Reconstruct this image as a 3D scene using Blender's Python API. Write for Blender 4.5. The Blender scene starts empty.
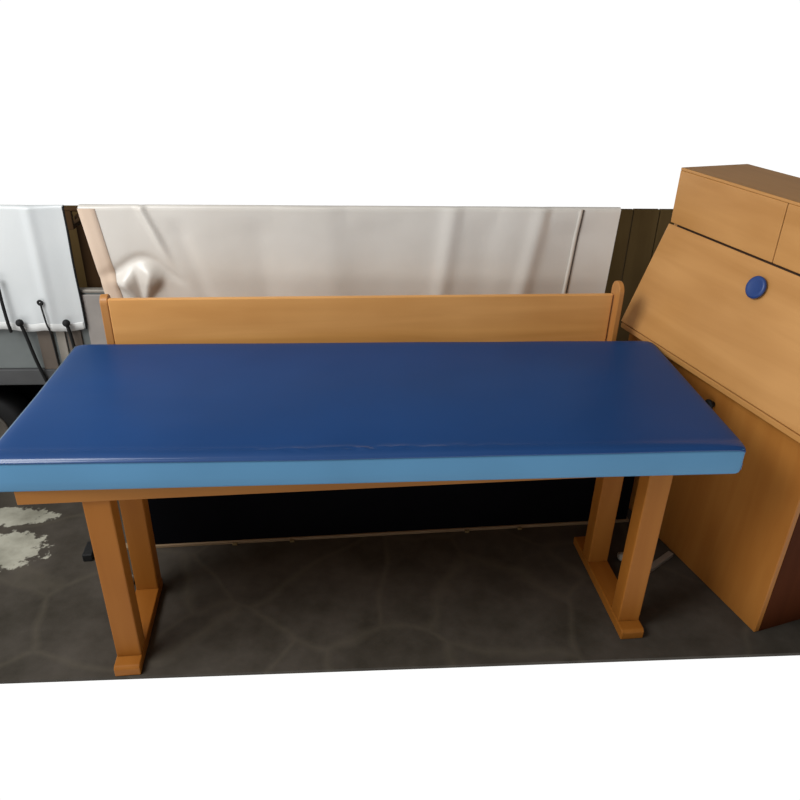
import bpy, bmesh, math, random
from mathutils import Vector, Matrix, noise

random.seed(7)
SC = bpy.context.scene
COL = SC.collection
PI = math.pi
FZ = -.045            # ground level

# ------------------------------------------------------------------ helpers
def obj(name, bm, mat, parent=None, smooth=False, label=None):
    bmesh.ops.recalc_face_normals(bm, faces=bm.faces[:])
    me = bpy.data.meshes.new(name)
    bm.to_mesh(me); bm.free()
    if smooth:
        for p in me.polygons: p.use_smooth = True
    me.materials.append(mat)
    o = bpy.data.objects.new(name, me)
    COL.objects.link(o)
    if parent: o.parent = parent
    if label: o['label'] = label
    return o

def thing(name, label, cat, loc=(0, 0, 0), rotz=0.0, group=None):
    o = bpy.data.objects.new(name, None)
    o.empty_display_size = .05
    COL.objects.link(o)
    o.location = loc; o.rotation_euler = (0, 0, rotz)
    o['label'] = label; o['category'] = cat
    if group: o['group'] = group
    return o

def tag(o, label, cat, group=None):
    o['label'] = label; o['category'] = cat
    if group: o['group'] = group
    return o

def struct(o):
    o['kind'] = 'structure'
    return o

def add_box(bm, x0, x1, y0, y1, z0, z1, bev=0.0, seg=2, mtx=None):
    t = bmesh.new()
    v = [t.verts.new((x, y, z)) for z in (z0, z1) for y in (y0, y1) for x in (x0, x1)]
    for f in ((0, 2, 3, 1), (4, 5, 7, 6), (0, 1, 5, 4), (2, 6, 7, 3), (0, 4, 6, 2), (1, 3, 7, 5)):
        t.faces.new([v[i] for i in f])
    bmesh.ops.recalc_face_normals(t, faces=t.faces[:])
    if bev > 0:
        bmesh.ops.bevel(t, geom=t.edges[:], offset=bev, segments=seg, profile=.5, affect='EDGES', clamp_overlap=True)
    merge(bm, t, mtx)

def merge(bm, t, mtx=None):
    m = {}
    for v in t.verts:
        co = v.co.copy()
        if mtx: co = mtx @ co
        m[v] = bm.verts.new(co)
    for f in t.faces:
        try: bm.faces.new([m[v] for v in f.verts])
        except ValueError: pass
    t.free()

def box(x0, x1, y0, y1, z0, z1, bev=.003, seg=2):
    bm = bmesh.new(); add_box(bm, x0, x1, y0, y1, z0, z1, bev, seg); return bm

def prism(pts, axis, a0, a1, bev=0.0):
    """pts: 2D outline, extruded along axis ('x' : pts are (y,z);  'z': pts are (x,y))."""
    bm = bmesh.new()
    def P(p, a):
        return (a, p[0], p[1]) if axis == 'x' else (p[0], p[1], a)
    lo = [bm.verts.new(P(p, a0)) for p in pts]
    hi = [bm.verts.new(P(p, a1)) for p in pts]
    bm.faces.new(lo[::-1]); bm.faces.new(hi)
    n = len(pts)
    for i in range(n):
        bm.faces.new((lo[i], lo[(i + 1) % n], hi[(i + 1) % n], hi[i]))
    bmesh.ops.recalc_face_normals(bm, faces=bm.faces[:])
    if bev > 0:
        ed = [e for e in bm.edges if e.calc_face_angle(0) > .5]
        bmesh.ops.bevel(bm, geom=ed, offset=bev, segments=2, profile=.5, affect='EDGES', clamp_overlap=True)
    return bm

def add_tube(bm, pts, r, n=10, cap=True):
    pts = [Vector(p) for p in pts]
    rings = []
    prev = None
    for i, p in enumerate(pts):
        a = pts[max(0, i - 1)]; b = pts[min(len(pts) - 1, i + 1)]
        t = (b - a).normalized()
        if prev is None:
            ref = Vector((0, 0, 1)) if abs(t.z) < .9 else Vector((1, 0, 0))
            u = t.cross(ref).normalized()
        else:
            u = (prev - t * prev.dot(t)).normalized()
        prev = u
        w = t.cross(u)
        rr = r[i] if isinstance(r, (list, tuple)) else r
        rings.append([bm.verts.new(p + u * math.cos(2 * PI * k / n) * rr + w * math.sin(2 * PI * k / n) * rr) for k in range(n)])
    for A, B in zip(rings, rings[1:]):
        for k in range(n):
            bm.faces.new((A[k], A[(k + 1) % n], B[(k + 1) % n], B[k]))
    if cap:
        bm.faces.new(rings[0][::-1]); bm.faces.new(rings[-1])

def tube(pts, r, n=10):
    bm = bmesh.new(); add_tube(bm, pts, r, n); return bm

def smooth_path(pts, k=6):
    pts = [Vector(p) for p in pts]; out = []
    for i in range(len(pts) - 1):
        p0 = pts[max(0, i - 1)]; p1 = pts[i]; p2 = pts[i + 1]; p3 = pts[min(len(pts) - 1, i + 2)]
        for j in range(k):
            t = j / k
            out.append(.5 * ((2 * p1) + (p2 - p0) * t + (2 * p0 - 5 * p1 + 4 * p2 - p3) * t * t + (3 * p1 - p0 - 3 * p2 + p3) * t ** 3))
    out.append(pts[-1]); return out

def lathe(prof, n=40, mtx=None):
    """prof: list of (r, z) swept about z, then moved by mtx."""
    bm = bmesh.new(); rings = []
    for r, z in prof:
        if r < 1e-6: rings.append([bm.verts.new((0, 0, z))])
        else: rings.append([bm.verts.new((r * math.cos(2 * PI * k / n), r * math.sin(2 * PI * k / n), z)) for k in range(n)])
    for A, B in zip(rings, rings[1:]):
        for k in range(n):
            q = [A[k % len(A)], A[(k + 1) % len(A)], B[(k + 1) % len(B)], B[k % len(B)]]
            u = []
            for v in q:
                if v not in u: u.append(v)
            if len(u) > 2: bm.faces.new(u)
    if mtx: bmesh.ops.transform(bm, matrix=mtx, verts=bm.verts[:])
    return bm

def smst(a, b, x):
    t = min(1, max(0, (x - a) / (b - a))); return t * t * (3 - 2 * t)

# ------------------------------------------------------------------ materials
def base_mat(name):
    m = bpy.data.materials.new(name); m.use_nodes = True
    nt = m.node_tree
    return m, nt, nt.nodes['Principled BSDF']

def plain(name, col, rough=.5, metal=0.0, spec=.5, bump=0.0, bscale=60, var=.12):
    m, nt, b = base_mat(name)
    N, L = nt.nodes, nt.links
    tc = N.new('ShaderNodeTexCoord')
    nz = N.new('ShaderNodeTexNoise'); nz.inputs['Scale'].default_value = bscale * .15; nz.inputs['Detail'].default_value = 5
    L.new(tc.outputs['Object'], nz.inputs['Vector'])
    rp = N.new('ShaderNodeValToRGB')
    rp.color_ramp.elements[0].position = .3; rp.color_ramp.elements[1].position = .7
    rp.color_ramp.elements[0].color = tuple(c * (1 - var) for c in col) + (1,)
    rp.color_ramp.elements[1].color = tuple(min(1, c * (1 + var)) for c in col) + (1,)
    L.new(nz.outputs['Fac'], rp.inputs['Fac']); L.new(rp.outputs['Color'], b.inputs['Base Color'])
    b.inputs['Roughness'].default_value = rough; b.inputs['Metallic'].default_value = metal
    b.inputs['Specular IOR Level'].default_value = spec
    if bump > 0:
        n2 = N.new('ShaderNodeTexNoise'); n2.inputs['Scale'].default_value = bscale; n2.inputs['Detail'].default_value = 4
        L.new(tc.outputs['Object'], n2.inputs['Vector'])
        bp = N.new('ShaderNodeBump'); bp.inputs['Strength'].default_value = bump; bp.inputs['Distance'].default_value = .004
        L.new(n2.outputs['Fac'], bp.inputs['Height']); L.new(bp.outputs['Normal'], b.inputs['Normal'])
    return m

def wood(name, c0, c1, grain='x', rough=.38, scale=1.0, spec=.4):
    m, nt, b = base_mat(name)
    N, L = nt.nodes, nt.links
    tc = N.new('ShaderNodeTexCoord'); mp = N.new('ShaderNodeMapping')
    s = {'x': (1.2, 14, 14), 'y': (14, 1.2, 14), 'z': (14, 14, 1.2)}[grain]
    mp.inputs['Scale'].default_value = [v * scale for v in s]
    L.new(tc.outputs['Object'], mp.inputs['Vector'])
    n1 = N.new('ShaderNodeTexNoise'); n1.inputs['Scale'].default_value = 1.0; n1.inputs['Detail'].default_value = 7; n1.inputs['Distortion'].default_value = .6
    L.new(mp.outputs['Vector'], n1.inputs['Vector'])
    n2 = N.new('ShaderNodeTexNoise'); n2.inputs['Scale'].default_value = 2.2; n2.inputs['Detail'].default_value = 3
    L.new(tc.outputs['Object'], n2.inputs['Vector'])
    mx = N.new('ShaderNodeMath'); mx.operation = 'MULTIPLY_ADD'; mx.inputs[1].default_value = .55; 
    L.new(n1.outputs['Fac'], mx.inputs[0])
    m2 = N.new('ShaderNodeMath'); m2.operation = 'MULTIPLY'; m2.inputs[1].default_value = .45
    L.new(n2.outputs['Fac'], m2.inputs[0]); L.new(m2.outputs[0], mx.inputs[2])
    rp = N.new('ShaderNodeValToRGB')
    rp.color_ramp.elements[0].position = .36; rp.color_ramp.elements[1].position = .64
    rp.color_ramp.elements[0].color = c0 + (1,); rp.color_ramp.elements[1].color = c1 + (1,)
    L.new(mx.outputs[0], rp.inputs['Fac']); L.new(rp.outputs['Color'], b.inputs['Base Color'])
    b.inputs['Roughness'].default_value = rough; b.inputs['Specular IOR Level'].default_value = spec
    bp = N.new('ShaderNodeBump'); bp.inputs['Strength'].default_value = .06; bp.inputs['Distance'].default_value = .002
    L.new(n1.outputs['Fac'], bp.inputs['Height']); L.new(bp.outputs['Normal'], b.inputs['Normal'])
    return m

M = {}
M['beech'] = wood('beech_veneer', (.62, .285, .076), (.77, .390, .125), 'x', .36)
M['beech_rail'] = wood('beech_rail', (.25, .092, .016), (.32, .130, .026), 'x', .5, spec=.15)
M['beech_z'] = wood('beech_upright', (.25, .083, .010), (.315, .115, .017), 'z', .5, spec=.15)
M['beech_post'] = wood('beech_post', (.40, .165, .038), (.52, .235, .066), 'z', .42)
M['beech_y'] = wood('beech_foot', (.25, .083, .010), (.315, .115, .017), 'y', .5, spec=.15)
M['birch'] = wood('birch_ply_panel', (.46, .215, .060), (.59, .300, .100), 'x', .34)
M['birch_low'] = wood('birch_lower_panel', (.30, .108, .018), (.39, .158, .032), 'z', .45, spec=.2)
M['side'] = wood('shaded_side_panel', (.050, .012, .003), (.078, .020, .006), 'z', .7, spec=.05)  # shade of the end face turned from the light, put into its colour
M['groove'] = plain('groove_dark', (.05, .022, .008), .7)
M['darkwood'] = wood('dark_board', (.070, .042, .014), (.115, .074, .028), 'z', .8, spec=.08)
M['postwood'] = wood('dark_post', (.030, .015, .006), (.05, .026, .010), 'z', .8, spec=.08)
M['palewood'] = wood('pale_lath', (.20, .13, .07), (.30, .21, .12), 'x', .6)
M['black'] = plain('black_panel', (.003, .003, .004), .8, spec=.03)
M['rubber'] = plain('black_rubber', (.010, .010, .010), .6, spec=.3)
M['bungee'] = plain('black_elastic', (.012, .012, .012), .7, spec=.25)
M['greymetal'] = plain('grey_painted_metal', (.135, .148, .143), .5, spec=.4, bump=.05)
M['railmetal'] = plain('dull_steel_rail', (.060, .060, .060), .55, spec=.4, bump=.08)
M['plate'] = plain('pale_plate', (.30, .27, .245), .5, spec=.4, bump=.05)
M['zinc'] = plain('weathered_zinc', (.30, .27, .23), .5, .3, bump=.05)
M['brown_bracket'] = plain('rusty_bracket', (.11, .085, .065), .6, bump=.1)
M['rim'] = plain('dull_rim', (.085, .072, .058), .6, .1)
M['palescrap'] = plain('pale_plastic', (.38, .36, .30), .5)
M['blueknob'] = plain('blue_plastic', (.012, .045, .18), .4, var=.05)
M['leaf'] = plain('straw_clip', (.16, .11, .04), .7)

def vinyl(name, col, rough, spec, edge=False):
    m, nt, b = base_mat(name)
    N, L = nt.nodes, nt.links
    tc = N.new('ShaderNodeTexCoord')
    n0 = N.new('ShaderNodeTexNoise'); n0.inputs['Scale'].default_value = 3; n0.inputs['Detail'].default_value = 3
    L.new(tc.outputs['Object'], n0.inputs['Vector'])
    rp = N.new('ShaderNodeValToRGB'); rp.color_ramp.elements[0].position = .3; rp.color_ramp.elements[1].position = .7
    rp.color_ramp.elements[0].color = tuple(c * .93 for c in col) + (1,)
    rp.color_ramp.elements[1].color = tuple(c * 1.07 for c in col) + (1,)
    L.new(n0.outputs['Fac'], rp.inputs['Fac']); L.new(rp.outputs['Color'], b.inputs['Base Color'])
    b.inputs['Roughness'].default_value = rough; b.inputs['Specular IOR Level'].default_value = spec
    fine = N.new('ShaderNodeTexNoise'); fine.inputs['Scale'].default_value = 180; fine.inputs['Detail'].default_value = 2
    L.new(tc.outputs['Object'], fine.inputs['Vector'])
    bp = N.new('ShaderNodeBump'); bp.inputs['Strength'].default_value = .05; bp.inputs['Distance'].default_value = .001
    L.new(fine.outputs['Fac'], bp.inputs['Height'])
    L.new(bp.outputs['Normal'], b.inputs['Normal'])
    if edge:       # the vinyl is polished where it is rolled over the front edge
        sx = N.new('ShaderNodeSeparateXYZ'); L.new(tc.outputs['Object'], sx.inputs[0])
        for sock, a, c in (('Roughness', .22, rough), ('Specular IOR Level', .45, spec)):
            mr = N.new('ShaderNodeMapRange'); mr.interpolation_type = 'SMOOTHSTEP'
            mr.inputs['From Min'].default_value = -.335; mr.inputs['From Max'].default_value = -.300
            mr.inputs['To Min'].default_value = a; mr.inputs['To Max'].default_value = c
            L.new(sx.outputs['Y'], mr.inputs['Value']); L.new(mr.outputs['Result'], b.inputs[sock])
    return m
M['vinyl'] = vinyl('royal_blue_vinyl', (.0135, .052, .165), .36, .09, True)
M['piping'] = vinyl('grey_blue_piping', (.13, .19, .27), .5, .3)
M['vinyl_light'] = vinyl('light_blue_vinyl', (.082, .222, .375), .5, .2)

def tarp(name, c0, c1, rough=.33):
    m, nt, b = base_mat(name)
    N, L = nt.nodes, nt.links
    tc = N.new('ShaderNodeTexCoord')
    n0 = N.new('ShaderNodeTexNoise'); n0.inputs['Scale'].default_value = 2.4; n0.inputs['Detail'].default_value = 4
    L.new(tc.outputs['Object'], n0.inputs['Vector'])
    rp = N.new('ShaderNodeValToRGB'); rp.color_ramp.elements[0].position = .3; rp.color_ramp.elements[1].position = .7
    rp.color_ramp.elements[0].color = c0 + (1,); rp.color_ramp.elements[1].color = c1 + (1,)
    L.new(n0.outputs['Fac'], rp.inputs['Fac']); L.new(rp.outputs['Color'], b.inputs['Base Color'])
    b.inputs['Roughness'].default_value = rough; b.inputs['Specular IOR Level'].default_value = .45
    n1 = N.new('ShaderNodeTexNoise'); n1.inputs['Scale'].default_value = 14; n1.inputs['Detail'].default_value = 4
    L.new(tc.outputs['Object'], n1.inputs['Vector'])
    bp = N.new('ShaderNodeBump'); bp.inputs['Strength'].default_value = .12; bp.inputs['Distance'].default_value = .01
    L.new(n1.outputs['Fac'], bp.inputs['Height']); L.new(bp.outputs['Normal'], b.inputs['Normal'])
    return m
M['tarp'] = tarp('white_tarpaulin', (.58, .535, .475), (.68, .64, .58))
M['tarp_left'] = tarp('white_trailer_cover', (.57, .59, .59), (.63, .64, .63))
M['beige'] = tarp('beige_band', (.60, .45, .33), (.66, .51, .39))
M['hem'] = tarp('tarpaulin_hem', (.58, .53, .46), (.65, .60, .53))
M['hem_left'] = tarp('cover_hem', (.62, .62, .60), (.68, .68, .66))
M['seam'] = plain('dark_stitching', (.09, .075, .06), .8)

def floor_mat():
    m, nt, b = base_mat('stone_floor')
    N, L = nt.nodes, nt.links
    tc = N.new('ShaderNodeTexCoord')
    # mottled stone
    n0 = N.new('ShaderNodeTexNoise'); n0.inputs['Scale'].default_value = 5; n0.inputs['Detail'].default_value = 8; n0.inputs['Roughness'].default_value = .62
    L.new(tc.outputs['Object'], n0.inputs['Vector'])
    rp = N.new('ShaderNodeValToRGB'); rp.color_ramp.elements[0].position = .32; rp.color_ramp.elements[1].position = .70
    rp.color_ramp.elements[0].color = (.030, .0245, .0165, 1); rp.color_ramp.elements[1].color = (.070, .059, .047, 1)
    L.new(n0.outputs['Fac'], rp.inputs['Fac'])
    # irregular flag joints
    dn = N.new('ShaderNodeTexNoise'); dn.inputs['Scale'].default_value = 3; L.new(tc.outputs['Object'], dn.inputs['Vector'])
    ad = N.new('ShaderNodeMixRGB'); ad.inputs['Fac'].default_value = .12
    L.new(tc.outputs['Object'], ad.inputs[1]); L.new(dn.outputs['Color'], ad.inputs[2])
    vo = N.new('ShaderNodeTexVoronoi'); vo.feature = 'DISTANCE_TO_EDGE'; vo.inputs['Scale'].default_value = 2.6
    L.new(ad.outputs['Color'], vo.inputs['Vector'])
    jr = N.new('ShaderNodeValToRGB'); jr.color_ramp.elements[0].position = .0; jr.color_ramp.elements[1].position = .035
    jr.color_ramp.elements[0].color = (1, 1, 1, 1); jr.color_ramp.elements[1].color = (0, 0, 0, 1)
    L.new(vo.outputs['Distance'], jr.inputs['Fac'])
    jm = N.new('ShaderNodeMath'); jm.operation = 'MULTIPLY'; jm.inputs[1].default_value = .30
    L.new(jr.outputs['Color'], jm.inputs[0])
    mj = N.new('ShaderNodeMixRGB'); mj.inputs[2].default_value = (.10, .085, .06, 1)
    L.new(jm.outputs[0], mj.inputs['Fac']); L.new(rp.outputs['Color'], mj.inputs[1])
    # white paint splash with its own ragged outline
    sx = N.new('ShaderNodeSeparateXYZ'); L.new(tc.outputs['Object'], sx.inputs[0])
    def blob(cx, cy, rx, ry):
        a = N.new('ShaderNodeMath'); a.operation = 'SUBTRACT'; a.inputs[1].default_value = cx; L.new(sx.outputs['X'], a.inputs[0])
        a2 = N.new('ShaderNodeMath'); a2.operation = 'DIVIDE'; a2.inputs[1].default_value = rx; L.new(a.outputs[0], a2.inputs[0])
        a3 = N.new('ShaderNodeMath'); a3.operation = 'POWER'; a3.inputs[1].default_value = 2; L.new(a2.outputs[0], a3.inputs[0])
        c = N.new('ShaderNodeMath'); c.operation = 'SUBTRACT'; c.inputs[1].default_value = cy; L.new(sx.outputs['Y'], c.inputs[0])
        c2 = N.new('ShaderNodeMath'); c2.operation = 'DIVIDE'; c2.inputs[1].default_value = ry; L.new(c.outputs[0], c2.inputs[0])
        c3 = N.new('ShaderNodeMath'); c3.operation = 'POWER'; c3.inputs[1].default_value = 2; L.new(c2.outputs[0], c3.inputs[0])
        s = N.new('ShaderNodeMath'); s.operation = 'ADD'; L.new(a3.outputs[0], s.inputs[0]); L.new(c3.outputs[0], s.inputs[1])
        r = N.new('ShaderNodeMath'); r.operation = 'SQRT'; L.new(s.outputs[0], r.inputs[0])
        return r
    b1 = blob(-1.350, .212, .150, .110); b2 = blob(-1.41, .410, .19, .060)
    mn = N.new('ShaderNodeMath'); mn.operation = 'MINIMUM'; L.new(b1.outputs[0], mn.inputs[0]); L.new(b2.outputs[0], mn.inputs[1])
    sn = N.new('ShaderNodeTexNoise'); sn.inputs['Scale'].default_value = 21; sn.inputs['Detail'].default_value = 5; sn.inputs['Roughness'].default_value = .65
    L.new(tc.outputs['Object'], sn.inputs['Vector'])
    sm = N.new('ShaderNodeMath'); sm.operation = 'MULTIPLY_ADD'; sm.inputs[1].default_value = 1.9; sm.inputs[2].default_value = -.95
    L.new(sn.outputs['Fac'], sm.inputs[0])
    sa = N.new('ShaderNodeMath'); sa.operation = 'ADD'; L.new(mn.outputs[0], sa.inputs[0]); L.new(sm.outputs[0], sa.inputs[1])
    sr = N.new('ShaderNodeValToRGB'); sr.color_ramp.elements[0].position = .86; sr.color_ramp.elements[1].position = 1.0
    sr.color_ramp.elements[0].color = (1, 1, 1, 1); sr.color_ramp.elements[1].color = (0, 0, 0, 1)
    L.new(sa.outputs[0], sr.inputs['Fac'])
    pc = N.new('ShaderNodeValToRGB'); pc.color_ramp.elements[0].position = .35; pc.color_ramp.elements[1].position = .6
    pc.color_ramp.elements[0].color = (.20, .19, .145, 1); pc.color_ramp.elements[1].color = (.40, .385, .31, 1)
    L.new(n0.outputs['Fac'], pc.inputs['Fac'])
    mp = N.new('ShaderNodeMixRGB'); L.new(sr.outputs['Color'], mp.inputs['Fac']); L.new(mj.outputs['Color'], mp.inputs[1]); L.new(pc.outputs['Color'], mp.inputs[2])
    L.new(mp.outputs['Color'], b.inputs['Base Color'])
    b.inputs['Roughness'].default_value = .75; b.inputs['Specular IOR Level'].default_value = .25
    bp = N.new('ShaderNodeBump'); bp.inputs['Strength'].default_value = .25; bp.inputs['Distance'].default_value = .008
    L.new(n0.outputs['Fac'], bp.inputs['Height']); L.new(bp.outputs['Normal'], b.inputs['Normal'])
    return m
M['floor'] = floor_mat()

# ------------------------------------------------------------------ setting
FLOOR_FRONT = -.385
struct(obj('floor', box(-2.0, 1.9, FLOOR_FRONT, 1.30, FZ - .012, FZ, 0), M['floor']))

bm = bmesh.new()
x = -2.0
while x < 1.45:
    w = random.uniform(.10, .15)
    add_box(bm, x, min(x + w, 1.5) - .004, 1.25, 1.275 + random.uniform(-.004, .004), FZ, .945, .003)
    x += w
struct(obj('wall_back', bm, M['darkwood']))

# ------------------------------------------------------------------ changing table (yawed a little under the mattress)
B = .0489
tb = thing('changing_table', 'long beech changing table with low backboard and pedestal legs under the blue mattress', 'table', (0, 0, 0), B)
obj('table_top', box(-.963, .945, -.292, .405, .578, .6145, .003), M['beech'], tb)
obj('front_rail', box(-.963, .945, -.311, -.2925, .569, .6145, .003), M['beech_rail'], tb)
# backboard : the left end sits a touch higher than the right
bm = bmesh.new(); t = bmesh.new()
add_box(t, -.857, .878, .418, .437, .56, .848, .003)
for v in t.verts:
    if v.co.z > .7: v.co.z -= .0105 * v.co.x
merge(bm, t)
obj('backboard', bm, M['beech'], tb)
def end_post(x0, x1, y0, y1, top):
    r = (y1 - y0) / 2; yc = (y0 + y1) / 2
    pts = [(y0, .40), (y1, .40)]
    for k in range(0, 13):
        a = PI * k / 12
        pts.append((yc + r * math.cos(a), top - r + r * math.sin(a)))
    return prism(pts, 'x', x0, x1, .003)
obj('end_post', end_post(.883, .902, .3805, .455, .889), M['beech_post'], tb)
obj('end_post', end_post(-.884, -.858, .4185, .47, .866), M['beech_post'], tb)
for xc, rear in ((-.770, .047), (.796, .135)):
    h = .036
    f = prism([(-.345, FZ), (rear, FZ), (rear, FZ + .028), (rear - .008, FZ + .036), (-.337, FZ + .036), (-.345, FZ + .028)], 'x', xc - h - .0015, xc + h + .0015, .003)
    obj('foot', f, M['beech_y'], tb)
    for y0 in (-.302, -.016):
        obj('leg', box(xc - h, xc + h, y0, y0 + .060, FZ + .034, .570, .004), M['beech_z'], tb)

# ------------------------------------------------------------------ mattress
L2, W2 = .993, .366
mt = thing('mattress', 'royal blue vinyl mattress with light blue sides lying on the changing table', 'mattress', (-.006, 0, .6155))
def taper(x, y):
    return y + (.021 * (x / L2 + 1) / 2 * min(1, -y / W2) if y < 0 else 0)
def lift(x, y):      # the front left corner is a little plumper
    return .009 * max(0, (-x / L2 - .2) / .8) * max(0, -y / W2)
def rounded_rect(hx, hy, r, n=6):
    pts = []
    for cx, cy, a0 in ((hx - r, hy - r, 0), (-hx + r, hy - r, PI / 2), (-hx + r, -hy + r, PI), (hx - r, -hy + r, 1.5 * PI)):
        for k in range(n + 1):
            a = a0 + PI / 2 * k / n
            pts.append((cx + r * math.cos(a), cy + r * math.sin(a)))
    out = []
    for i, p in enumerate(pts):          # extra points along the straight runs
        q = pts[(i + 1) % len(pts)]; d = math.hypot(q[0] - p[0], q[1] - p[1])
        k = max(1, int(d / .06))
        out += [(p[0] + (q[0] - p[0]) * t / k, p[1] + (q[1] - p[1]) * t / k) for t in range(k)]
    return out
# side band
bm = bmesh.new()
rings = []
for (dz, off) in ((0, -.004), (.006, 0), (.03, .0015), (.070, .001), (.0815, -.001)):
    rings.append([bm.verts.new((x, taper(x, y), dz + lift(x, y) * dz / .0815)) for x, y in rounded_rect(L2 + off, W2 + off, .010)])
for A, C2 in zip(rings, rings[1:]):
    n = len(A)
    for k in range(n): bm.faces.new((A[k], A[(k + 1) % n], C2[(k + 1) % n], C2[k]))
bm.faces.new(rings[0][::-1]); bm.faces.new(rings[-1])
obj('side_band', bm, M['vinyl_light'], mt, True)
# cover: a padded sheet with a rounded lip and creases along the front edge
bm = bmesh.new()
NX, NY = 240, 90
def cover_z(u, v):
    x = u * L2; y = v * W2
    ex = 1 - abs(u); ey = 1 - abs(v)
    z = .0930
    z -= .0060 * math.exp(-ex * L2 / .014)
    z -= .0065 * math.exp(-ey * W2 / .014) if v > 0 else 0
    if v < 0:
        q = max(0.0, 1 - ey * W2 / .026)
        z -= .0105 * (1 - math.sqrt(1 - q * q * .98))
    # creases just behind the front lip, strongest mid-left
    d = (y + W2)
    band = math.exp(-((d - .030) / .011) ** 2)
    amt = math.exp(-((x + .02) / .26) ** 2)
    nz = noise.noise(Vector((x * 30, y * 60, 0))) + .6 * noise.noise(Vector((x * 75, y * 90, 3)))
    z += band * (.0042 * nz * (amt + .05) + .0016 * amt) * smst(0, .016, d)
    z += .0010 * noise.noise(Vector((x * 4, y * 7, 5))) + lift(x, y)
    return z
grid = []
for j in range(NY + 1):
    v = -1 + 2 * j / NY
    v = math.copysign(1 - (1 - abs(v)) ** 1.5, v)
    row = []
    for i in range(NX + 1):
        u = -1 + 2 * i / NX
        u = math.copysign(1 - (1 - abs(u)) ** 1.3, u)
        row.append(bm.verts.new((u * (L2 - .003), taper(u * L2, v * (W2 - .001)), cover_z(u, v))))
    grid.append(row)
for j in range(NY):
    for i in range(NX):
        bm.faces.new((grid[j][i], grid[j][i + 1], grid[j + 1][i + 1], grid[j + 1][i]))
# skirt
def skirt(line, nx, ny):
    prev = line
    for (off, dz) in ((.0025, -.0015), (.0035, -.0035), (.0025, -.0055), (-.002, -.0062)):
        cur = []
        for v0 in line:
            zz = v0.co.z + dz
            cur.append(bm.verts.new((v0.co.x + nx * off, v0.co.y + ny * off, zz)))
        for a, b_, c, d in zip(prev, prev[1:], cur[1:], cur): bm.faces.new((a, b_, c, d))
        prev = cur
skirt(grid[0], 0, -1); skirt(grid[-1], 0, 1)
skirt([r[0] for r in grid], -.3, 0); skirt([r[-1] for r in grid], .3, 0)
obj('cover', bm, M['vinyl'], mt, True)
# pale piping where the side band meets the cover at the short end
bm = tube([(-L2 - .001, -W2 + .012, .0902), (-L2 - .001, 0, .0815), (-L2 - .001, W2 - .012, .0815)], .0034, 8)
obj('piping', bm, M['piping'], mt, True)
bm = box(L2 - .010, L2 + .0035, -W2 + .0253, -W2 + .05, .010, .034, .002)
obj('corner_patch', bm, M['vinyl'], mt, label='dark blue corner patch')

# ------------------------------------------------------------------ cabinet
ANG = math.atan2(-.964, .267)
CX = .175
nv = Vector((.964, .267, 0)); dv = Vector((.267, -.964, 0))
cab = thing('desk_cabinet', 'birch plywood cabinet with sloping drop front at the right end of the changing table', 'cabinet',
            tuple(dv * CX + nv * 1.07), ANG)
# local: x along the front (towards the viewer), y into the cabinet, z up.   y = m - 1.07
S0, S1 = -.283 - CX, .612 - CX
body = [(.050, FZ), (.40, FZ), (.40, 1.243), (.138, 1.243), (.138, 1.062), (.006, .700), (.006, .668), (.050, .668)]
obj('carcass', prism(body, 'x', S0 + .019, S1 - .019, 0), M['groove'], cab)
sidep = [(.0505, FZ), (.405, FZ), (.405, 1.246), (.1385, 1.246), (.1385, 1.062), (.0065, .700), (.0065, .668), (.0505, .668)]
obj('side_panel', prism(sidep, 'x', S0, S0 + .0185, .001), M['birch'], cab)
obj('side_panel', prism(sidep, 'x', S1 - .0185, S1, .001), M['side'], cab, label='reddish end panel with its shade painted in')
obj('top_panel', box(S0, S1, .119, .405, 1.2465, 1.256, .002), M['birch'], cab)
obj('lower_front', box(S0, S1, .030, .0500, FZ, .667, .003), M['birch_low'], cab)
obj('ledge', box(S0, S1, -.016, .0055, .675, .6945, .003), M['birch'], cab)
# flap on the slope
fl0 = Vector((-.018, .700)); fl1 = Vector((.114, 1.0615))
dr = (fl1 - fl0).normalized(); nn = Vector((dr.y, -dr.x))     # into the cabinet
fp = [fl0, fl1, fl1 + nn * .019, fl0 + nn * .019]
flap = obj('drop_flap', prism([tuple(p) for p in fp], 'x', S0 - .001, S1 + .001, .002), M['birch'], cab)
kc = fl0 + dr * ((.990 - .700) / dr.y)
km = Matrix(((1, 0, 0, .208 - CX), (0, dr.x, -nn.x, kc.x), (0, dr.y, -nn.y, kc.y), (0, 0, 0, 1)))
knob = lathe([(0, -.002), (.022, -.002), (.022, .003), (.033, .005), (.0355, .009), (.0355, .013), (.033, .0165), (.028, .0180), (.024, .0165), (0, .0160)], 48, km)
obj('knob', knob, M['blueknob'], flap, True, label='round blue knob')
# upper doors
for a, b_ in ((S0, .2025 - CX), (.2055 - CX, S1)):
    obj('upper_door', box(a, b_, .119, .1378, 1.066, 1.246, .002), M['birch'], cab)
# black pull on the lower front
hm = Matrix(((1, 0, 0, .205 - CX), (0, 0, -1, .030), (0, 1, 0, .592), (0, 0, 0, 1)))
hd = lathe([(0, -.001), (.010, -.001), (.010, .010), (.018, .014), (.019, .020), (.014, .025), (0, .0255)], 28, hm)
obj('handle', hd, M['rubber'], cab, True, label='black knob on the lower front')

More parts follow.
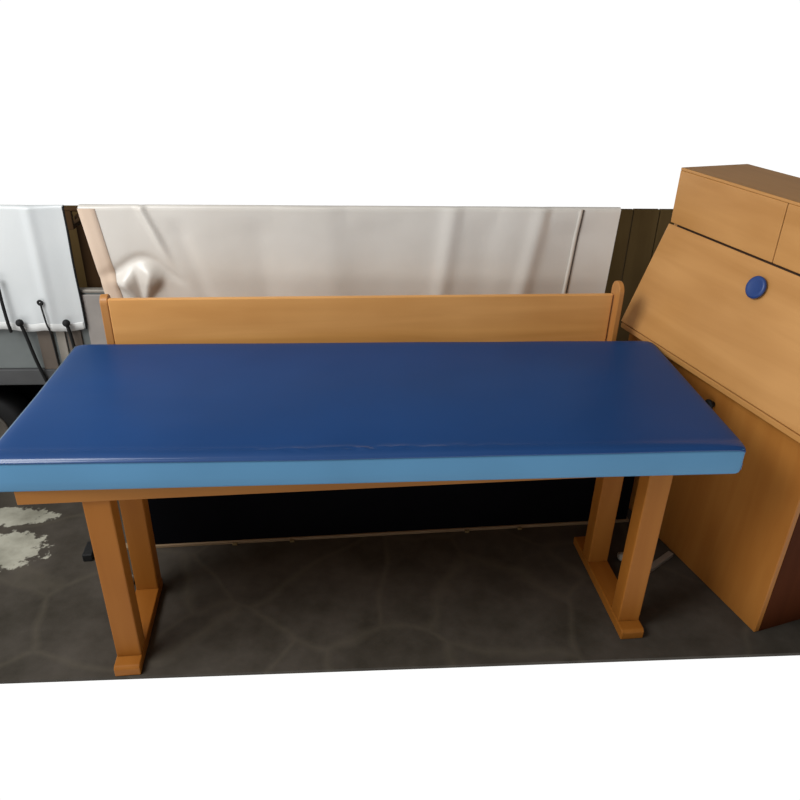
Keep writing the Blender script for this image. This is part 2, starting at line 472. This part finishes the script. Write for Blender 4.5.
# ------------------------------------------------------------------ black kick panel on the ground behind the legs
def base_panel():
    root = thing('black_panel', 'low black panel standing on the floor behind the legs of the changing table', 'panel', (-.0117, .245, FZ), B)
    obj('board', box(-.84, 1.01, .0, .02, .012, .42, .002), M['black'], root)
    obj('batten', box(-1.00, 1.02, -.006, .022, .0, .0118, .002), M['palewood'], root, label='thin pale bottom batten')
    for xx in (-.505, -.295, .37, .577):
        b2 = bmesh.new()
        add_box(b2, xx - .009, xx + .009, -.018, -.0063, 0, .010, .003)
        obj('clip', b2, M['leaf'], root)
    obj('end_cap', box(-1.035, -1.0005, -.060, .02, 0, .030, .004), M['rubber'], root)
base_panel()

# small odds and ends on the floor
o = obj('offcut', box(-.075, .075, -.011, .011, 0, .016, .002), M['zinc'])
o.location = (1.035, .045, FZ); o.rotation_euler = (0, 0, .62)
tag(o, 'short pale offcut lying on the floor between the right front leg and the cabinet', 'offcut')
def pebble(name, loc, r, seed, label, group=None):
    bm = bmesh.new()
    bmesh.ops.create_icosphere(bm, subdivisions=3, radius=r)
    for v in bm.verts:
        v.co *= 1 + .18 * noise.noise(v.co / r * 1.3 + Vector((seed, 0, 0)))
        v.co.z *= .75
    zmin = min(v.co.z for v in bm.verts)
    for v in bm.verts: v.co.z -= zmin
    o = obj(name, bm, M['palescrap'], None, True)
    o.location = loc
    tag(o, label, 'stone', group)
pebble('pebble', (.905, .075, FZ), .018, 1, 'small pale pebble on the floor beside the right rear leg')
pebble('pebble', (-.850, .02, FZ), .020, 5, 'small pale pebble on the floor beside the left rear leg')

# ------------------------------------------------------------------ white sheet hanging behind the table
def sheet_y(x, z):
    y = .004 * math.sin(x * 8.5 + .6) + .003 * math.sin(x * 17 + z * 2)
    y += .010 * noise.noise(Vector((x * 2.2, z * 1.1, 1)))
    k = (z - .79) / .33
    def ridge(xa, xb, amp, w):
        xc = xb + (xa - xb) * k
        return -amp * math.exp(-((x - xc) / w) ** 2)
    y += ridge(.29, .254, .010, .034)
    y += ridge(.61, .554, .010, .032)
    y += ridge(.42, .40, -.004, .05)
    y += ridge(-.15, -.13, .003, .05)
    y += ridge(-.40, -.38, -.003, .04)
    # diagonal pull crease from the upper left corner
    y += ridge(-.795, -.66, .016, .013) * smst(.88, 1.02, z)
    y += ridge(-.70, -.60, -.006, .03)
    # gathered pouch low in the left corner, its creases fanning out of one point
    px, pz = x + .822, z - .745
    rho = math.hypot(px, pz); an = math.atan2(px, max(pz, 1e-4))
    edge = .150 + .012 * math.sin(an * 5 + 1)
    prof = min(1, max(0, rho / .10)) * smst(edge + .012, edge - .03, rho)
    fan = smst(.85, .55, abs(an + .05))
    tri = abs(((an * 1.25 + .62) % 1.0) - .5) * 2
    y -= prof * fan * (.010 + .022 * tri)
    y += .008 * math.exp(-((rho - edge - .022) / .014) ** 2) * smst(1.2, .7, abs(an))
    t = smst(1.0, 1.085, z)
    return y * (1 - t) + t * min(y, .001)
TOPZ = 1.104
def left_x(z): return -.994 + (TOPZ - z) * .135
def right_x(z): return .887 - (TOPZ - z) * .035
bm = bmesh.new()
nx, nzz = 260, 110
g = []
for j in range(nzz + 1):
    z = FZ + .004 + (TOPZ - .004 - FZ) * j / nzz
    row = []
    for i in range(nx + 1):
        s = i / nx
        xx = left_x(z) * (1 - s) + right_x(z) * s
        row.append(bm.verts.new((xx, sheet_y(xx, z), z)))
    g.append(row)
# fold over the hanging pole
for (dy, dz) in ((.004, .005), (.012, .008), (.022, .006), (.027, 0), (.028, -.03)):
    g.append([bm.verts.new((v.co.x, v.co.y * max(0, 1 - dy / .028) + dy, TOPZ + dz)) for v in g[nzz]])
for j in range(len(g) - 1):
    for i in range(nx):
        bm.faces.new((g[j][i], g[j][i + 1], g[j + 1][i + 1], g[j + 1][i]))
sh = obj('tarpaulin', bm, M['tarp'], None, True)
sh.location = (0, .60, 0)
tag(sh, 'large white tarpaulin hanging behind the backboard of the changing table', 'tarpaulin')
# beige band along the left edge
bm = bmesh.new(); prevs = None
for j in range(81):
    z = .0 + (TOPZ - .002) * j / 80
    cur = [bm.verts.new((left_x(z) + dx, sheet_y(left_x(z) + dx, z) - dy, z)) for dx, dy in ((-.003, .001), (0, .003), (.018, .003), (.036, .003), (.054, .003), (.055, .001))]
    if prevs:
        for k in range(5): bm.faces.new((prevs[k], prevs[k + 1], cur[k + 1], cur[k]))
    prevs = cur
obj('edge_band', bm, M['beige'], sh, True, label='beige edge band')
# seam and hem strip near the right edge
bm = bmesh.new()
prevs = None
for j in range(80):
    z = .05 + (TOPZ - .048) * j / 79
    xc = .731 + (z - .798) * .068
    cur = [bm.verts.new((xc + dx, sheet_y(xc + dx, z) - dy, z)) for dx, dy in ((-.016, .0005), (-.015, .004), (-.004, .005), (-.002, .0005))]
    if prevs:
        for k in range(3): bm.faces.new((prevs[k], prevs[k + 1], cur[k + 1], cur[k]))
    prevs = cur
obj('hem', bm, M['hem'], sh, True)
bm = tube([(.731 + (z - .798) * .068, sheet_y(.731 + (z - .798) * .068, z) - .002, z) for z in [.05 + (TOPZ - .05) * j / 60 for j in range(61)]], .0022, 6)
obj('stitching', bm, M['seam'], sh, True, label='dark stitched seam')

bm = bmesh.new()
add_tube(bm, [(-1.045, .614, 1.094), (.88, .614, 1.094)], .0075, 14)
for xx in (-1.035, .835):
    add_box(bm, xx - .030, xx + .030, .735, .781, FZ, 1.040, .004)
    add_box(bm, xx - .010, xx + .010, .6215, .7355, 1.025, 1.039, .002)
    add_box(bm, xx - .010, xx + .010, .606, .6225, 1.025, 1.0885, .002)
struct(obj('tarp_rack_1', bm, M['postwood']))  # rack carrying the tarpaulin, mostly unseen behind it

# ------------------------------------------------------------------ trailer at left
TY = .70
tr = thing('trailer', 'grey metal trailer with a dark wheel under the white cover at the left edge', 'trailer', (-1.35, 1.0, 0))
ox, oy = 1.35, -1.0
def tbox(x0, x1, y0, y1, z0, z1, bev=.003):
    return box(x0 + ox, x1 + ox, y0 + oy, y1 + oy, z0, z1, bev)
obj('side_wall', tbox(-1.78, -.86, TY, TY + .02, .452, .762, .003), M['greymetal'], tr)
obj('top_edge', tbox(-1.78, -.86, TY - .004, TY + .024, .7625, .775, .003), M['zinc'], tr, label='pale top edge')
obj('chassis_rail', tbox(-1.80, -.84, TY - .012, TY + .04, .384, .4515, .004), M['railmetal'], tr)
for (xa, xb, m) in ((-1.268, -1.212, 'brown_bracket'), (-1.198, -1.165, 'zinc'), (-1.158, -1.105, 'brown_bracket')):
    obj('bracket', tbox(xa, xb, TY - .0105, TY - .0005, .4525, .70, .002), M[m], tr)
obj('corner_plate', tbox(-1.075, -.90, TY - .0105, TY - .0005, .4525, .757, .002), M['plate'], tr, label='pale grey corner plate')
obj('deck', tbox(-1.78, -.86, TY + .021, 1.23, .40, .43, .003), M['railmetal'], tr)
wm = Matrix.Translation((-1.60 + ox, .83 + oy, .128)) @ Matrix.Rotation(PI / 2, 4, 'X')
tyre = lathe([(.085, -.05), (.10, -.062), (.15, -.064), (.166, -.052), (.1715, -.03), (.1715, .03), (.166, .052), (.15, .064), (.10, .062), (.085, .05), (.085, -.05)], 48, wm)
wh = obj('wheel', tyre, M['rubber'], tr, True)
rim = lathe([(0, .050), (.018, .050), (.022, .042), (.032, .038), (.06, .040), (.074, .055), (.092, .064), (.094, .058), (.0845, .046), (.0845, -.04), (0, -.04)], 48, wm)
obj('rim', rim, M['rim'], wh, True)
obj('underbody_shade', tbox(-1.80, -.86, .925, .94, .02, .399, .003), M['black'], tr, label='black sheet put in as the shade under the deck')  # black sheet stands in for the deep shade beneath the trailer
obj('axle', tube([(-1.60 + ox, .855 + oy, .128), (-1.60 + ox, 1.2 + oy, .128)], .02), M['railmetal'], tr, True)
obj('axle_bracket', tbox(-1.63, -1.57, .945, .975, .14, .40, .003), M['railmetal'], tr)
for xx in (-1.74, -.90):
    obj('support_leg', tbox(xx - .02, xx + .02, 1.15, 1.19, FZ, .40, .003), M['railmetal'], tr)

# cover
def cover_y(x, z):
    y = .006 * math.sin(x * 13 + 1.0) + .006 * noise.noise(Vector((x * 4, z * 2, 8)))
    y += .010 * math.exp(-((x + 1.195) / .02) ** 2) * -1 * .7
    y += .008 * smst(-1.19, -1.10, x)
    y += -.006 * math.exp(-((x + 1.245) / .03) ** 2) * smst(.80, .66, z)
    return y
bm = bmesh.new(); g = []
nx, nzz = 120, 70
CT = 1.082
for j in range(nzz + 1):
    z = .624 + (CT - .624) * j / nzz
    row = []
    for i in range(nx + 1):
        s = i / nx
        xx = -1.76 * (1 - s) + (-1.079 + .0012 * math.sin(z * 20)) * s
        zz = z + (.004 * math.sin(xx * 40) if j == 0 else 0)
        row.append(bm.verts.new((xx, cover_y(xx, z), zz)))
    g.append(row)
for (dy, dz) in ((.004, .005), (.012, .008), (.022, .006), (.027, 0), (.028, -.03)):
    g.append([bm.verts.new((v.co.x, v.co.y * max(0, 1 - dy / .028) + dy, CT + dz)) for v in g[nzz]])
for j in range(len(g) - 1):
    for i in range(nx):
        bm.faces.new((g[j][i], g[j][i + 1], g[j + 1][i + 1], g[j + 1][i]))
cv = obj('trailer_cover', bm, M['tarp_left'], None, True)
cv.location = (0, .675, 0)
tag(cv, 'white trailer cover hanging over the grey trailer side, held by black elastic cords', 'cover')
bm = bmesh.new(); prevs = None
for i in range(121):
    xx = -1.76 + (1.76 - 1.085) * i / 120
    w = .004 * math.sin(xx * 40)
    cur = [bm.verts.new((xx, cover_y(xx, .63 + dz) - dy, .624 + w + dz)) for dz, dy in ((-.002, .001), (-.001, .003), (.026, .003), (.028, .001))]
    if prevs:
        for k in range(3): bm.faces.new((prevs[k], prevs[k + 1], cur[k + 1], cur[k]))
    prevs = cur
obj('hem', bm, M['hem_left'], cv, True)
obj('edge_binding', tube([(-1.0775 + .0012 * math.sin(z * 20), cover_y(-1.08, z) - .001, z) for z in [.626 + .46 * k / 40 for k in range(41)]], .004, 8), M['bungee'], cv, True, label='dark bound side edge')
obj('cover_rail', tube([(-1.77, .0145, 1.076), (-1.084, .0145, 1.076)], .006, 12), M['railmetal'], cv, True)

G = 'elastic cords holding the trailer cover'
def bungee(name, pts, r, ball, label):
    root = thing(name, label, 'cord', pts[-1], 0, G)
    base = Vector(pts[-1])
    loc = [Vector(p) - base for p in pts]
    obj('cord', tube(smooth_path(loc), r, 10), M['bungee'], root, True)
    if ball:
        bm = bmesh.new(); bmesh.ops.create_uvsphere(bm, u_segments=18, v_segments=12, radius=ball)
        bmesh.ops.translate(bm, verts=bm.verts[:], vec=loc[0] + Vector((0, -.002, 0)))
        obj('ball', bm, M['bungee'], root, True)
    else:
        bm = lathe([(.004, -.003), (.010, -.003), (.012, 0), (.010, .003), (.004, .003), (.004, -.003)], 20,
                   Matrix.Translation(loc[0]) @ Matrix.Rotation(PI / 2, 4, 'X'))
        obj('eyelet', bm, M['bungee'], root, True)
CYY = .662
bungee('bungee_cord', [(-1.304, .655, .662), (-1.296, .660, .61), (-1.283, .668, .50), (-1.268, .680, .405)], .0065, .014,
       'thick black elastic cord from cover hem to chassis rail, second from the left')
bungee('bungee_cord', [(-1.136, .655, .660), (-1.131, .660, .60), (-1.128, .668, .50), (-1.126, .680, .405)], .0065, .014,
       'black elastic cord with ball at the cover corner nearest the changing table')
bungee('bungee_cord', [(-1.349, .655, .83), (-1.3475, .650, .75), (-1.3455, .651, .67), (-1.344, .652, .645), (-1.3435, .655, .625)], .0060, 0,
       'black elastic cord lying down the white cover face at the far left edge')
bungee('bungee_cord', [(-1.215, .655, .740), (-1.211, .652, .70), (-1.207, .652, .655), (-1.203, .658, .62), (-1.204, .668, .54), (-1.206, .680, .42)], .0032, 0,
       'thin black elastic cord threaded through the eyelet in the middle of the cover')

# ------------------------------------------------------------------ light
w = bpy.data.worlds.new('overcast'); SC.world = w; w.use_nodes = True
nt = w.node_tree; N, L = nt.nodes, nt.links
bg = N['Background']
tc = N.new('ShaderNodeTexCoord')
def dirw(v, a, b_):
    d = N.new('ShaderNodeVectorMath'); d.operation = 'DOT_PRODUCT'; d.inputs[1].default_value = Vector(v).normalized()
    L.new(tc.outputs['Generated'], d.inputs[0])
    r = N.new('ShaderNodeMapRange'); r.interpolation_type = 'SMOOTHSTEP'
    r.inputs['From Min'].default_value = a; r.inputs['From Max'].default_value = b_
    L.new(d.outputs['Value'], r.inputs['Value']); return r
back = dirw((0, 0, -1), -.16, -.03)        # white glow below the horizon, added as fill on upright faces
left = dirw((-.75, -.25, .65), .25, .95)   # brighter sky up on the left
m1 = N.new('ShaderNodeMath'); m1.operation = 'MULTIPLY_ADD'; m1.inputs[1].default_value = .5; m1.inputs[2].default_value = .05
L.new(left.outputs['Result'], m1.inputs[0])
mx = N.new('ShaderNodeMix'); mx.data_type = 'FLOAT'
L.new(back.outputs['Result'], mx.inputs[0]); L.new(m1.outputs[0], mx.inputs[2]); mx.inputs[3].default_value = 1.03
L.new(mx.outputs[0], bg.inputs['Strength'])
bg.inputs['Color'].default_value = (1, 1, 1, 1)

ld = bpy.data.lights.new('added_left_lamp', 'AREA'); ld.shape = 'RECTANGLE'; ld.size = 1.6; ld.size_y = 1.4  # soft area lamp added up on the left; no real opening there
ld.energy = 88; ld.color = (.97, .99, 1.0)
lo = bpy.data.objects.new('added_left_lamp', ld); COL.objects.link(lo)
lo.location = (-2.0, -1.05, 2.8)
lo.rotation_euler = (Vector((-.5, .1, .6)) - Vector(lo.location)).to_track_quat('-Z', 'Y').to_euler()

# ------------------------------------------------------------------ camera
cd = bpy.data.cameras.new('camera'); cam = bpy.data.objects.new('camera', cd); COL.objects.link(cam)
Rr = Vector((.9978, -.0629, .0210)); Uu = Vector((.0116, .4775, .8786)); Ff = Vector((.0653, .8764, -.4772))
Rr.normalize(); Ff = (Ff - Rr * Ff.dot(Rr)).normalized(); Uu = Rr.cross(Ff)
mw = Matrix(((Rr.x, Uu.x, -Ff.x, -.0759), (Rr.y, Uu.y, -Ff.y, -1.956), (Rr.z, Uu.z, -Ff.z, 1.7381), (0, 0, 0, 1)))
cam.matrix_world = mw
cd.sensor_width = 36; cd.lens = 36 * 732.65 / 800
cd.clip_start = .05; cd.clip_end = 100
SC.camera = cam
vs = SC.view_settings
SC.display_settings.display_device = 'sRGB'
vs.view_transform = 'Standard'; vs.look = 'None'; vs.exposure = 0; vs.gamma = 1; vs.use_curve_mapping = False
